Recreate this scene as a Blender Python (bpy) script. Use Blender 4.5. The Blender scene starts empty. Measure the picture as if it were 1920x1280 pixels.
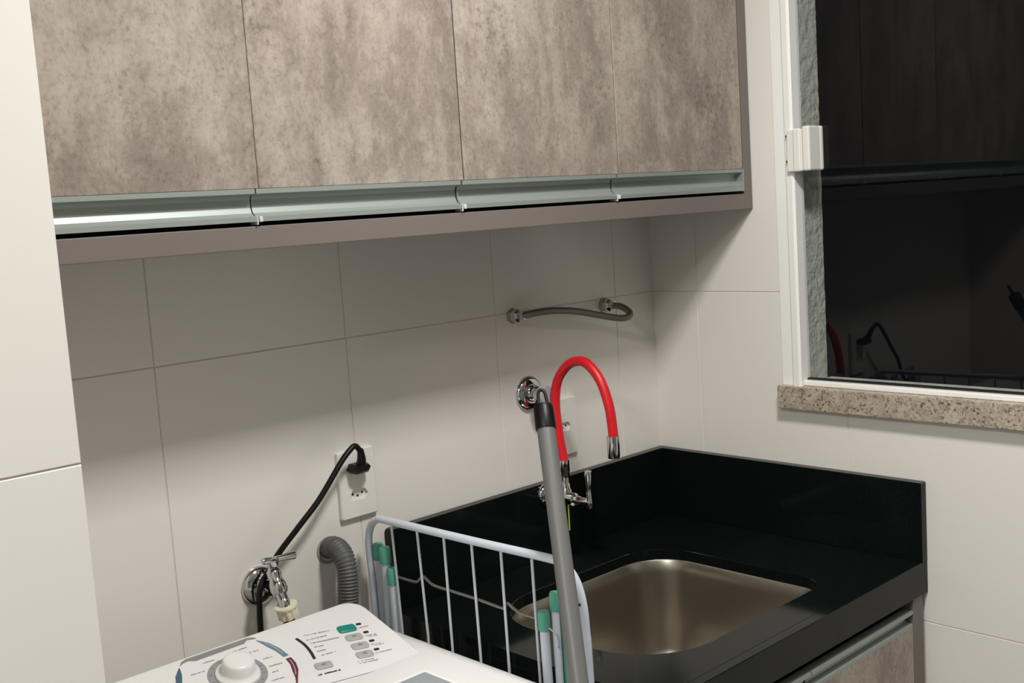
import bpy, bmesh, math, random
from mathutils import Vector, Matrix

# ------------------------------------------------------------------ camera, world, lights, exposure
SC = bpy.context.scene
COL = SC.collection
cam_d = bpy.data.cameras.new('camera'); cam = bpy.data.objects.new('camera', cam_d); COL.objects.link(cam)
cam_d.sensor_width = 36.0; cam_d.lens = 2117.75 / 1920 * 36.0; cam_d.clip_start = 0.02; cam_d.clip_end = 50
RT = (0.7217352422, -0.6890924132, -0.0651912512)
UP = (0.1277166401, 0.0400134420, 0.9910032211)
FW = (0.6802842788, 0.7235679447, -0.1168876790)
cam.matrix_world = Matrix(((RT[0], UP[0], -FW[0], -1.84116), (RT[1], UP[1], -FW[1], -1.51710),
                           (RT[2], UP[2], -FW[2], 1.60838), (0, 0, 0, 1)))
SC.camera = cam
w = bpy.data.worlds.new('night'); SC.world = w; w.use_nodes = True
w.node_tree.nodes['Background'].inputs[0].default_value = (0.10, 0.12, 0.16, 1)
w.node_tree.nodes['Background'].inputs[1].default_value = 0.02
def area_lamp(name, loc, size, power, col):
    d = bpy.data.lights.new(name, 'AREA'); d.shape = 'SQUARE'; d.size = size; d.energy = power; d.color = col
    o = bpy.data.objects.new(name, d); o.location = loc; COL.objects.link(o); return o
area_lamp('ceiling_lamp', (-0.88, -1.0, 2.485), 0.22, 23, (1.0, 0.99, 0.968))          # laundry ceiling panel
area_lamp('fill_lamp', (-2.7, -1.35, 2.485), 0.40, 32, (1.0, 0.99, 0.962))           # added unseen fill, brightens the left pillar and right wall
SC.view_settings.view_transform = 'Standard'; SC.view_settings.look = 'None'
SC.view_settings.gamma = 1; SC.view_settings.use_curve_mapping = False
SC.view_settings.exposure = 0.0

# ------------------------------------------------------------------ helpers
BASE = [Vector((0, 0, 0))]
def obj(name, verts, faces, mat=None, parent=None, smooth=False, auto=None):
    """link ONE mesh object; verts are world coordinates, stored relative to the current thing's base"""
    b = BASE[0] if parent is not None or BASE[0].length else Vector((0, 0, 0))
    me = bpy.data.meshes.new(name)
    me.from_pydata([tuple(Vector(v) - b) for v in verts], [], faces)
    bm = bmesh.new(); bm.from_mesh(me); bmesh.ops.recalc_face_normals(bm, faces=bm.faces[:]); bm.to_mesh(me); bm.free()
    if mat: me.materials.append(mat)
    o = bpy.data.objects.new(name, me); COL.objects.link(o)
    if parent is not None: o.parent = parent
    if smooth:
        for p in me.polygons: p.use_smooth = True
        if auto: sharp(me, auto)
    return o
def sharp(me, deg):
    bm = bmesh.new(); bm.from_mesh(me)
    for e in bm.edges:
        if len(e.link_faces) == 2 and e.calc_face_angle(0) > math.radians(deg): e.smooth = False
    bm.to_mesh(me); bm.free()
def tag(o, label=None, cat=None, group=None, kind=None):
    if label: o['label'] = label
    if cat: o['category'] = cat
    if group: o['group'] = group
    if kind: o['kind'] = kind
    return o
def thing(name, loc, label, cat, group=None):
    o = bpy.data.objects.new(name, None); o.empty_display_size = 0.05; o.location = loc; COL.objects.link(o)
    BASE[0] = Vector(loc); tag(o, label, cat, group); return o
def done(): BASE[0] = Vector((0, 0, 0))

def merge(*ms):
    V, F = [], []
    for v, f in ms:
        n = len(V); V += list(v); F += [tuple(i + n for i in q) for q in f]
    return V, F
def bm_out(bm):
    bm.verts.index_update(); r = ([v.co.copy() for v in bm.verts], [tuple(v.index for v in f.verts) for f in bm.faces]); bm.free(); return r
def box(x0, x1, y0, y1, z0, z1, bev=0, seg=2):
    bm = bmesh.new(); bmesh.ops.create_cube(bm, size=1)
    for v in bm.verts:
        v.co = Vector((x0 if v.co.x < 0 else x1, y0 if v.co.y < 0 else y1, z0 if v.co.z < 0 else z1))
    if bev: bmesh.ops.bevel(bm, geom=bm.edges[:], offset=bev, segments=seg, profile=0.5, affect='EDGES', clamp_overlap=True)
    return bm_out(bm)
def obox(c, ax, ay, az, bev=0, seg=2):
    """box centred at c with half-axis vectors"""
    bm = bmesh.new(); bmesh.ops.create_cube(bm, size=2)
    if bev:
        A = [Vector(a) for a in (ax, ay, az)]
        for v in bm.verts: v.co = Vector((v.co.x * A[0].length, v.co.y * A[1].length, v.co.z * A[2].length))
        bmesh.ops.bevel(bm, geom=bm.edges[:], offset=bev, segments=seg, profile=0.5, affect='EDGES', clamp_overlap=True)
        U = [a.normalized() for a in A]
        for v in bm.verts: v.co = Vector(c) + U[0] * v.co.x + U[1] * v.co.y + U[2] * v.co.z
    else:
        for v in bm.verts: v.co = Vector(c) + Vector(ax) * v.co.x + Vector(ay) * v.co.y + Vector(az) * v.co.z
    return bm_out(bm)
def catmull(P, k=6):
    P = [Vector(p) for p in P]; out = []
    Q = [P[0] * 2 - P[1]] + P + [P[-1] * 2 - P[-2]]
    for i in range(1, len(Q) - 2):
        a, b, c, d = Q[i - 1:i + 3]
        for j in range(k):
            t = j / k
            out.append(0.5 * (2 * b + (c - a) * t + (2 * a - 5 * b + 4 * c - d) * t * t + (3 * b - a - 3 * c + d) * t ** 3))
    out.append(P[-1]); return out
def tube(P, r, n=12, cap=True):
    P = [Vector(p) for p in P]; R = r if isinstance(r, (list, tuple)) else [r] * len(P)
    V, F = [], []; prev = None
    for i, p in enumerate(P):
        t = (P[min(i + 1, len(P) - 1)] - P[max(i - 1, 0)]).normalized()
        if prev is None:
            h = Vector((0, 0, 1)) if abs(t.z) < 0.9 else Vector((1, 0, 0)); u = (h - t * h.dot(t)).normalized()
        else: u = (prev - t * prev.dot(t)).normalized()
        prev = u; b = t.cross(u)
        for j in range(n):
            a = 2 * math.pi * j / n; V.append(p + (u * math.cos(a) + b * math.sin(a)) * R[i])
    for i in range(len(P) - 1):
        for j in range(n): F.append((i * n + j, i * n + (j + 1) % n, (i + 1) * n + (j + 1) % n, (i + 1) * n + j))
    if cap: F += [tuple(range(n))[::-1], tuple((len(P) - 1) * n + j for j in range(n))]
    return V, F
def lathe(prof, o, axis, n=32, cap=True):
    """prof = [(radius, height)] along axis from o"""
    o = Vector(o); t = Vector(axis).normalized(); h = Vector((0, 0, 1)) if abs(t.z) < 0.9 else Vector((1, 0, 0))
    u = (h - t * h.dot(t)).normalized(); b = t.cross(u); V, F = [], []
    for r, z in prof:
        r = max(r, 1e-5)
        for j in range(n):
            a = 2 * math.pi * j / n; V.append(o + t * z + (u * math.cos(a) + b * math.sin(a)) * r)
    for i in range(len(prof) - 1):
        for j in range(n): F.append((i * n + j, i * n + (j + 1) % n, (i + 1) * n + (j + 1) % n, (i + 1) * n + j))
    if cap: F += [tuple(range(n))[::-1], tuple((len(prof) - 1) * n + j for j in range(n))]
    return V, F
def rrect(x0, x1, y0, y1, r, k=8):
    """rounded rectangle, r = one radius or four (bl, br, tr, tl)"""
    r = r if isinstance(r, (list, tuple)) else [r] * 4; P = []
    for (cx, cy, a0), q in zip(((x0, y0, 180), (x1, y0, 270), (x1, y1, 0), (x0, y1, 90)), r):
        ox = cx + q if cx == x0 else cx - q; oy = cy + q if cy == y0 else cy - q
        for j in range(k + 1):
            a = math.radians(a0 + 90 * j / k); P.append((ox + q * math.cos(a), oy + q * math.sin(a)))
    return P
def loft(rings, cap0=True, cap1=True):
    n = len(rings[0]); V = [v for R in rings for v in R]; F = []
    for i in range(len(rings) - 1):
        for j in range(n): F.append((i * n + j, i * n + (j + 1) % n, (i + 1) * n + (j + 1) % n, (i + 1) * n + j))
    if cap0: F.append(tuple(range(n))[::-1])
    if cap1: F.append(tuple((len(rings) - 1) * n + j for j in range(n)))
    return V, F
def prism(P, f, h0, h1, bev=0):
    """extrude 2D outline P between h0 and h1; f(u, v, h) -> point; bev chamfers the h1 rim"""
    rings = [[f(u, v, h0) for u, v in P]]
    if bev:
        c = Vector((sum(p[0] for p in P) / len(P), sum(p[1] for p in P) / len(P)))
        Q = []
        for i, p in enumerate(P):
            p = Vector(p); a = (p - Vector(P[i - 1])); b = (Vector(P[(i + 1) % len(P)]) - p)
            na = Vector((-a.y, a.x)); nb = Vector((-b.y, b.x)); nn = (na.normalized() if na.length > 1e-9 else nb) + (nb.normalized() if nb.length > 1e-9 else na)
            nn = nn.normalized()
            Q.append(p + nn * bev)
        area = sum(P[i - 1][0] * P[i][1] - P[i][0] * P[i - 1][1] for i in range(len(P)))
        if area < 0: Q = [Vector(p) * 2 - q for p, q in zip(P, Q)]
        s = 1 if h1 > h0 else -1
        rings.append([f(u, v, h1 - s * bev) for u, v in P]); rings.append([f(q[0], q[1], h1) for q in Q])
    else: rings.append([f(u, v, h1) for u, v in P])
    return loft(rings)
XY = lambda u, v, h: Vector((u, v, h))
XZ = lambda u, v, h: Vector((u, h, v))      # outline in x,z ; h = y
YZ = lambda u, v, h: Vector((h, u, v))      # outline in y,z ; h = x

# ------------------------------------------------------------------ materials
def lin(c):
    return tuple((x / 255 / 12.92 if x / 255 <= 0.04045 else ((x / 255 + 0.055) / 1.055) ** 2.4) for x in c)
def mat(name, col, rough=0.5, metal=0.0, spec=0.5, noise=None, bump=None, coat=0):
    """col sRGB 0-255. noise=(scale, amount) varies value; bump=(scale, strength, dist)"""
    m = bpy.data.materials.new(name); m.use_nodes = True; nt = m.node_tree; N = nt.nodes; L = nt.links
    p = N['Principled BSDF']; c = lin(col)
    p.inputs['Base Color'].default_value = (*c, 1); p.inputs['Roughness'].default_value = rough
    p.inputs['Metallic'].default_value = metal; p.inputs['Specular IOR Level'].default_value = spec
    if coat: p.inputs['Coat Weight'].default_value = coat; p.inputs['Coat Roughness'].default_value = 0.05
    tc = N.new('ShaderNodeTexCoord')
    ns = noise or (25, 0.02)
    n = N.new('ShaderNodeTexNoise'); n.inputs['Scale'].default_value = ns[0]; n.inputs['Detail'].default_value = 4
    L.new(tc.outputs['Object'], n.inputs['Vector'])
    mx = N.new('ShaderNodeMix'); mx.data_type = 'RGBA'
    mx.inputs[6].default_value = (*[x * (1 - ns[1]) for x in c], 1); mx.inputs[7].default_value = (*[min(1, x * (1 + ns[1])) for x in c], 1)
    L.new(n.outputs['Fac'], mx.inputs[0]); L.new(mx.outputs[2], p.inputs['Base Color'])
    if bump:
        b = N.new('ShaderNodeTexNoise'); b.inputs['Scale'].default_value = bump[0]; b.inputs['Detail'].default_value = 5
        L.new(tc.outputs['Object'], b.inputs['Vector'])
        bb = N.new('ShaderNodeBump'); bb.inputs['Strength'].default_value = bump[1]; bb.inputs['Distance'].default_value = bump[2]
        L.new(b.outputs['Fac'], bb.inputs['Height']); L.new(bb.outputs['Normal'], p.inputs['Normal'])
    return m
def ramp(N, stops):
    r = N.new('ShaderNodeValToRGB'); e = r.color_ramp.elements
    while len(e) < len(stops): e.new(0.5)
    for q, (pos, c) in zip(e, stops): q.position = pos; q.color = (*lin(c), 1) if len(c) == 3 else c
    return r
def concrete():
    m = bpy.data.materials.new('concrete_laminate'); m.use_nodes = True; nt = m.node_tree; N = nt.nodes; L = nt.links
    p = N['Principled BSDF']; p.inputs['Roughness'].default_value = 0.55; p.inputs['Specular IOR Level'].default_value = 0.3
    tc = N.new('ShaderNodeTexCoord'); oi = N.new('ShaderNodeObjectInfo')
    mu = N.new('ShaderNodeMath'); mu.operation = 'MULTIPLY'; mu.inputs[1].default_value = 9.0; L.new(oi.outputs['Random'], mu.inputs[0])
    cb = N.new('ShaderNodeCombineXYZ'); L.new(mu.outputs[0], cb.inputs[1])
    ad = N.new('ShaderNodeVectorMath'); ad.operation = 'ADD'; L.new(tc.outputs['Object'], ad.inputs[0]); L.new(cb.outputs[0], ad.inputs[1])
    def noise(scale, detail, rough, stretch=(1, 1, 1), dist=0.0):
        mp = N.new('ShaderNodeMapping'); mp.inputs['Scale'].default_value = stretch; L.new(ad.outputs[0], mp.inputs['Vector'])
        n = N.new('ShaderNodeTexNoise'); n.inputs['Scale'].default_value = scale; n.inputs['Detail'].default_value = detail
        n.inputs['Roughness'].default_value = rough; n.inputs['Distortion'].default_value = dist; L.new(mp.outputs[0], n.inputs['Vector']); return n
    big = noise(7.0, 15, 0.72, (1.15, 1, 0.72), 0.2)
    r1 = ramp(N, [(0.36, (138, 126, 117)), (0.465, (150, 138, 128)), (0.53, (166, 154, 143)), (0.65, (181, 170, 157))])
    L.new(big.outputs['Fac'], r1.inputs[0])
    streak = noise(9, 5, 0.6, (2.2, 1, 0.25), 0.3)
    r2 = ramp(N, [(0.32, (190, 186, 184)), (0.55, (255, 255, 255))]); L.new(streak.outputs['Fac'], r2.inputs[0])
    m1 = N.new('ShaderNodeMix'); m1.data_type = 'RGBA'; m1.blend_type = 'MULTIPLY'; m1.inputs[0].default_value = 0.35
    L.new(r1.outputs[0], m1.inputs[6]); L.new(r2.outputs[0], m1.inputs[7])
    fine = noise(95, 6, 0.7); rf = ramp(N, [(0.38, (150, 138, 130)), (0.49, (255, 255, 255))]); L.new(fine.outputs['Fac'], rf.inputs[0])
    msk = noise(7, 4, 0.6, (1.4, 1, 0.8)); rm = ramp(N, [(0.52, (0, 0, 0, 1)), (0.64, (1, 1, 1, 1))]); L.new(msk.outputs['Fac'], rm.inputs[0])
    ms = N.new('ShaderNodeMath'); ms.operation = 'MULTIPLY'; ms.inputs[1].default_value = 0.5; L.new(rm.outputs[0], ms.inputs[0])
    m2 = N.new('ShaderNodeMix'); m2.data_type = 'RGBA'; m2.blend_type = 'MULTIPLY'
    L.new(ms.outputs[0], m2.inputs[0]); L.new(m1.outputs[2], m2.inputs[6]); L.new(rf.outputs[0], m2.inputs[7])
    gr = noise(170, 5, 0.8, (1.0, 1, 0.8)); rg = ramp(N, [(0.34, (214, 210, 206)), (0.5, (250, 250, 250)), (0.66, (255, 255, 255))]); L.new(gr.outputs['Fac'], rg.inputs[0])
    mg = N.new('ShaderNodeMix'); mg.data_type = 'RGBA'; mg.blend_type = 'MULTIPLY'; mg.inputs[0].default_value = 0.9
    L.new(m2.outputs[2], mg.inputs[6]); L.new(rg.outputs[0], mg.inputs[7]); m2 = mg
    lt = noise(55, 6, 0.7, (1, 1, 0.7)); rl = ramp(N, [(0.53, (0, 0, 0, 1)), (0.68, (1, 1, 1, 1))]); L.new(lt.outputs['Fac'], rl.inputs[0])
    ml = N.new('ShaderNodeMath'); ml.operation = 'MULTIPLY'; ml.inputs[1].default_value = 0.45; L.new(rl.outputs[0], ml.inputs[0])
    m3 = N.new('ShaderNodeMix'); m3.data_type = 'RGBA'; L.new(ml.outputs[0], m3.inputs[0]); L.new(m2.outputs[2], m3.inputs[6])
    m3.inputs[7].default_value = (*lin((182, 171, 158)), 1)
    L.new(m3.outputs[2], p.inputs['Base Color']); return m
def granite():
    m = bpy.data.materials.new('beige_granite'); m.use_nodes = True; nt = m.node_tree; N = nt.nodes; L = nt.links
    p = N['Principled BSDF']; p.inputs['Roughness'].default_value = 0.28
    tc = N.new('ShaderNodeTexCoord')
    v = N.new('ShaderNodeTexVoronoi'); v.inputs['Scale'].default_value = 260; L.new(tc.outputs['Object'], v.inputs['Vector'])
    r = ramp(N, [(0.0, (84, 74, 67)), (0.09, (138, 125, 113)), (0.28, (176, 163, 148)), (0.65, (194, 181, 165)), (1.0, (164, 149, 134))])
    r.color_ramp.interpolation = 'LINEAR'
    sep = N.new('ShaderNodeSeparateColor'); L.new(v.outputs['Color'], sep.inputs[0]); L.new(sep.outputs[0], r.inputs[0])
    n = N.new('ShaderNodeTexNoise'); n.inputs['Scale'].default_value = 40; n.inputs['Detail'].default_value = 6; L.new(tc.outputs['Object'], n.inputs['Vector'])
    r2 = ramp(N, [(0.35, (150, 140, 128)), (0.6, (255, 250, 240))]); L.new(n.outputs['Fac'], r2.inputs[0])
    mx = N.new('ShaderNodeMix'); mx.data_type = 'RGBA'; mx.blend_type = 'MULTIPLY'; mx.inputs[0].default_value = 0.35
    L.new(r.outputs[0], mx.inputs[6]); L.new(r2.outputs[0], mx.inputs[7]); L.new(mx.outputs[2], p.inputs['Base Color']); return m
def glass():
    m = bpy.data.materials.new('window_glass'); m.use_nodes = True; nt = m.node_tree; N = nt.nodes; L = nt.links
    N.remove(N['Principled BSDF']); t = N.new('ShaderNodeBsdfTransparent'); t.inputs[0].default_value = (0.97, 0.985, 0.975, 1)
    g = N.new('ShaderNodeBsdfGlossy'); g.inputs['Roughness'].default_value = 0.0
    f0 = N.new('ShaderNodeFresnel'); f0.inputs[0].default_value = 1.45
    ge = N.new('ShaderNodeNewGeometry'); iv = N.new('ShaderNodeMath'); iv.operation = 'SUBTRACT'; iv.inputs[0].default_value = 1.0
    L.new(ge.outputs['Backfacing'], iv.inputs[1]); f = N.new('ShaderNodeMath'); f.operation = 'MULTIPLY'
    L.new(f0.outputs[0], f.inputs[0]); L.new(iv.outputs[0], f.inputs[1])
    mx = N.new('ShaderNodeMixShader'); L.new(f.outputs[0], mx.inputs[0]); L.new(t.outputs[0], mx.inputs[1]); L.new(g.outputs[0], mx.inputs[2])
    L.new(mx.outputs[0], N['Material Output'].inputs[0]); return m
def brushed():
    m = mat('brushed_steel', (180, 173, 160), 0.31, 1.0)
    nt = m.node_tree; N = nt.nodes; L = nt.links; p = N['Principled BSDF']
    tc = N.new('ShaderNodeTexCoord'); mp = N.new('ShaderNodeMapping'); mp.inputs['Scale'].default_value = (4, 4, 300); L.new(tc.outputs['Object'], mp.inputs[0])
    n = N.new('ShaderNodeTexNoise'); n.inputs['Scale'].default_value = 3; L.new(mp.outputs[0], n.inputs['Vector'])
    b = N.new('ShaderNodeBump'); b.inputs['Strength'].default_value = 0.08; b.inputs['Distance'].default_value = 0.001
    L.new(n.outputs['Fac'], b.inputs['Height']); L.new(b.outputs[0], p.inputs['Normal']); return m
M = dict(
    tile=mat('glazed_tile', (232, 227, 219), 0.22, noise=(1.2, 0.012), bump=(3, 0.03, 0.01)),
    grout=mat('grout', (222, 215, 205), 0.9), paint=mat('wall_paint', (164, 166, 165), 0.8), ceil=mat('ceiling_paint', (235, 232, 226), 0.9),
    floor=mat('floor_tile', (134, 137, 136), 0.3, noise=(6, 0.05)),
    concrete=concrete(), taupe=mat('taupe_laminate', (119, 110, 104), 0.5, spec=0.3), dark=mat('dark_gap', (30, 28, 27), 0.8),
    alu=mat('anodised_aluminium', (158, 165, 159), 0.48, 0.45), capw=mat('rail_cap_plastic', (214, 212, 204), 0.4),
    black=mat('black_granite', (14, 19, 18), 0.09, spec=0.20, noise=(400, 0.3)), granite=granite(), steel=brushed(),
    white=mat('white_enamel', (233, 231, 228), 0.22), plastic=mat('white_plastic', (232, 229, 221), 0.3), frame=mat('white_frame_paint', (243, 242, 236), 0.3),
    chrome=mat('chrome', (205, 205, 205), 0.07, 1.0), chromes=mat('satin_chrome', (178, 182, 176), 0.35, 0.15), red=mat('red_silicone', (214, 22, 34), 0.38), blackp=mat('black_plastic', (9, 9, 11), 0.42, spec=0.3),
    cable=mat('black_cable', (8, 8, 9), 0.42, spec=0.3), braid=mat('braided_steel', (128, 124, 116), 0.42, 0.8, bump=(900, 0.5, 0.001)),
    brass=mat('pale_brass', (176, 168, 140), 0.35, 0.7), cream=mat('cream_plastic', (226, 218, 190), 0.4), hose=mat('grey_hose', (88, 89, 88), 0.5),
    hosed=mat('grey_cuff', (80, 80, 79), 0.5), rackw=mat('rack_coating', (206, 212, 222), 0.3), wirec=mat('wire_coating', (200, 204, 212), 0.35),
    wire=mat('bare_wire', (150, 148, 140), 0.35, 0.8), teal=mat('teal_plastic', (84, 166, 143), 0.4), tealb=mat('teal_button', (22, 134, 122), 0.35),
    pole=mat('grey_pole_coating', (101, 101, 99), 0.42, 0.0), green=mat('lime_tag', (196, 214, 60), 0.5), knobw=mat('knob_plastic', (236, 234, 231), 0.28),
    btn=mat('grey_button', (176, 174, 170), 0.35), ringg=mat('grey_print', (146, 149, 150), 0.45), bar=mat('warm_grey_print', (138, 134, 131), 0.5),
    blue=mat('steel_blue_print', (104, 132, 150), 0.5), navy=mat('slate_blue_print', (66, 98, 116), 0.5), maroon=mat('maroon_print', (100, 34, 62), 0.5),
    ink=mat('dark_print', (38, 36, 36), 0.5), inkg=mat('grey_ink', (150, 146, 142), 0.6), lid=mat('lid_grey', (150, 156, 160), 0.25),
    rough=mat('rough_grey_render', (192, 191, 184), 0.9, noise=(60, 0.28), bump=(70, 0.6, 0.01)), collar=mat('aged_collar_plastic', (158, 146, 130), 0.6), hole=mat('socket_hole', (20, 18, 17), 0.7),
    glass=glass(), gasket=mat('black_gasket', (14, 14, 14), 0.6))

# ------------------------------------------------------------------ the room
H = 2.5
def struct(name, m, material, **k): return tag(obj(name, *m, material, **k), kind='structure')
struct('floor', box(-3.2, 0.11, -3.8, 0.15, -0.1, 0.0), M['floor'])
struct('ceiling', box(-3.2, 0.11, -3.8, 0.15, H, H + 0.1), M['ceil'])
struct('wall_front', box(-3.2, 0.11, -3.9, -3.8, 0, H), M['paint'])
struct('wall_far_left', box(-3.3, -3.2, -3.8, -0.573, 0, H), M['paint'])
G = 0.0016                                   # tile thickness in front of the grout
wall_back = struct('wall_back', box(-1.462, 0.11, G, 0.15, 0, H), M['grout'])
# right wall with the window opening
WY0, WY1, WZ0, WZ1 = -1.33, -0.335, 1.205, 2.25       # opening
wall_right = struct('wall_right', merge(box(G, 0.11, -3.8, 0.0, 0, WZ0), box(G, 0.11, -3.8, 0.0, WZ1, H),
                                        box(G, 0.11, -3.8, WY0, WZ0, WZ1), box(G, 0.11, WY1, 0.0, WZ0, WZ1)), M['grout'])
PX, PY = -1.464, -0.573
wall_left = struct('wall_left', box(-3.2, PX - G, PY + G, 0.15, 0, H), M['grout'])
TW, TH, ZC = 0.3328, 0.5874, 1.4169
rows = [(0.0, ZC - 2 * TH), (ZC - 2 * TH, ZC - TH), (ZC - TH, ZC), (ZC, ZC + TH), (ZC + TH, H)]
g = 0.0008
_tiles = {}
def tile(par, plane, u0, u1, v0, v1, pos, outline=None):
    """one glazed tile, chamfered rim; plane 'y' faces -y, plane 'x' faces -x; alike tiles share a mesh"""
    cu, cv = (u0 + u1) / 2, (v0 + v1) / 2; key = (plane, round(u1 - u0, 4), round(v1 - v0, 4))
    loc = (cu, pos, cv) if plane == 'y' else (pos, cu, cv)
    if outline is None and key in _tiles:
        o = bpy.data.objects.new('tile', _tiles[key]); COL.objects.link(o); o.parent = par; o.location = loc; return o
    if outline: P = [(a - cu, b - cv) for a, b in outline]
    else:
        hu, hv = (u1 - u0) / 2 - g, (v1 - v0) / 2 - g; P = [(-hu, -hv), (hu, -hv), (hu, hv), (-hu, hv)]
    m = prism(P, XZ if plane == 'y' else YZ, G, 0.0, 0.0010)
    o = obj('tile', *m, M['tile'], par); o.location = loc
    if outline is None: _tiles[key] = o.data
    return o
cols_b = [(-0.119, 0.004)] + [(-0.119 - TW * (k + 1), -0.119 - TW * k) for k in range(4)] + [(PX, -0.119 - 4 * TW)]
for a, b in cols_b:
    for c, d in rows:
        if d - c > 0.02: tile(wall_back, 'y', a, b, c, d, 0.0)
ya, yb = -0.115, -0.4451
cols_r = [(ya, 0.004), (yb, ya), (yb - 0.3305, yb), (yb - 0.661, yb - 0.3305), (yb - 0.9915, yb - 0.661), (yb - 1.322, yb - 0.9915)]
for a, b in cols_r:
    for c, d in rows:
        lo, hi = WY0 - 0.02, -0.3125
        if b <= lo + 1e-6 or a >= hi or d <= 1.22 or c >= WZ1: tile(wall_right, 'x', a, b, c, d, 0.0); continue
        A, B, Cz, D = a + g, b - g, c + g, d - g
        if c < 1.22 < d:
            z = 1.198
            if a < hi < b: tile(wall_right, 'x', a, b, c, d, 0.0, [(A, Cz), (B, Cz), (B, D), (hi, D), (hi, z), (A, z)])
            elif a < lo < b: tile(wall_right, 'x', a, b, c, d, 0.0, [(A, Cz), (B, Cz), (B, z), (lo, z), (lo, D), (A, D)])
            else: tile(wall_right, 'x', a, b, c, z, 0.0)
        elif c < WZ1 < d:
            z = WZ1 + 0.02
            if a < hi < b: tile(wall_right, 'x', a, b, c, d, 0.0, [(hi, Cz), (B, Cz), (B, D), (A, D), (A, z), (hi, z)])
            elif a < lo < b: tile(wall_right, 'x', a, b, c, d, 0.0, [(A, Cz), (lo, Cz), (lo, z), (B, z), (B, D), (A, D)])
            else: tile(wall_right, 'x', a, b, z, d, 0.0)
        else:
            if a < hi < b: tile(wall_right, 'x', hi, b, c, d, 0.0)
            if a < lo < b: tile(wall_right, 'x', a, lo, c, d, 0.0)
for k in range(4):
    for c, d in rows: tile(wall_left, 'y', PX - TW * (k + 1), PX - TW * k, c, d, PY)

# outer reveal: coarse grey render on the jamb, seen through the glass
rnd = random.Random(4)
V, F = [], []; nx, nz = 9, 120
for i in range(nx + 1):
    for j in range(nz + 1):
        x = 0.0200 + (0.1135 - 0.0200) * i / nx; z = 1.235 + (WZ1 - 1.235) * j / nz
        V.append((x + (rnd.uniform(-0.0006, 0.0006) if i == nx else 0), WY1 - 0.002 - rnd.uniform(0, 0.0012), z))
for i in range(nx):
    for j in range(nz):
        q = i * (nz + 1) + j; F.append((q, q + 1, q + nz + 2, q + nz + 1))
obj('outer_jamb', V, F, M['rough'], wall_right, smooth=True)
obj('outer_sill', *box(0.035, 0.125, WY0, WY1 - 0.004, 1.206, 1.238), M['rough'], wall_right)

# window
win = tag(bpy.data.objects.new('window_1', None), kind='structure'); win.location = (0, -0.82, 1.2); COL.objects.link(win); BASE[0] = Vector(win.location)
def framebar(prof, zs):     # profile in (y, x), swept in z
    return loft([[Vector((x, y, z)) for y, x in prof] for z in zs])
prof = [(-0.3115, 0.004), (-0.3115, -0.003), (-0.338, -0.003), (-0.341, -0.012), (-0.353, -0.013), (-0.3575, -0.010), (-0.3575, 0.0195), (-0.3345, 0.0195), (-0.3345, 0.004)]
obj('frame_jamb', *framebar(prof, (1.2405, 2.262)), M['frame'], win)
obj('frame_jamb', *framebar([(-1.665 - y, x) for y, x in prof], (1.2405, 2.262)), M['frame'], win)
obj('frame_rail', *box(-0.004, 0.034, -1.3075, -0.3575, 1.2405, 1.2505, 0.002), M['frame'], win)
obj('frame_rail', *box(-0.012, 0.034, -1.3075, -0.3575, 2.21, 2.262, 0.002), M['frame'], win)
obj('gasket', *box(0.0095, 0.0215, -1.3075, -0.3575, 1.2505, 1.2535), M['gasket'], win)
obj('glass_pane', *box(0.0125, 0.0185, -1.3075, -0.3576, 1.2535, 2.21), M['glass'], win)
obj('window_sill', *box(-0.021, 0.034, -1.345, -0.3095, 1.197, 1.2405, 0.0015), M['granite'], win)
kp = obj('latch_keeper', *merge(box(-0.021, -0.0105, -0.381, -0.349, 1.641, 1.717, 0.002), box(-0.0240, -0.018, -0.380, -0.3635, 1.6405, 1.7185, 0.003)), M['plastic'], win)
obj('latch_screw', *merge(tube([(-0.016, -0.3460, 1.706), (-0.016, -0.350, 1.706)], 0.003, 8), tube([(-0.016, -0.3460, 1.66), (-0.016, -0.350, 1.66)], 0.003, 8)), M['gasket'], kp)
obj('latch_body', *merge(box(-0.022, 0.0115, -0.3975, -0.3825, 1.641, 1.7215, 0.003), box(0.0195, 0.028, -0.3975, -0.3825, 1.641, 1.7215, 0.003)), M['plastic'], win)
done()

# ------------------------------------------------------------------ wall cabinet
CY, ZB, ZT = -0.258, 1.578, 2.34
cab = thing('wall_cabinet', (-0.72, -0.12, ZB), 'wall cabinet with four mottled concrete-look doors above the sink and washer', 'cabinet')
XL = -1.445
obj('side_panel', *box(-0.0275, -0.0015, CY, -0.001, ZB, ZT, 0.001), M['taupe'], cab)
obj('side_panel', *box(XL, XL + 0.018, CY, -0.001, ZB, ZT, 0.001), M['taupe'], cab)
obj('bottom_panel', *box(XL + 0.018, -0.0275, CY, -0.001, ZB, ZB + 0.029, 0.001), M['taupe'], cab)
obj('top_panel', *box(XL + 0.018, -0.0275, CY, -0.001, ZT - 0.018, ZT), M['taupe'], cab)
obj('back_panel', *box(XL + 0.018, -0.0275, -0.007, -0.001, ZB + 0.029, ZT - 0.018), M['taupe'], cab)
def rail_profile(yf, z0, z1, up=False):
    """open C-shaped aluminium pull: front lips, hollow between"""
    h = z1 - z0
    P = [(yf, z1), (yf, z1 - 0.006), (yf + 0.004, z1 - 0.0068), (yf + 0.0125, z1 - 0.0085), (yf + 0.0145, z1 - 0.013), (yf + 0.0145, z0 + 0.018),
         (yf + 0.012, z0 + 0.011), (yf + 0.006, z0 + 0.0068), (yf - 0.001, z0 + 0.0062), (yf - 0.001, z0), (yf + 0.017, z0), (yf + 0.017, z1)]
    if up: P = [(y, z0 + z1 - z) for y, z in P]
    return P
joints = [-1.427, -1.0785, -0.7335, -0.3885, -0.0315]
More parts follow.
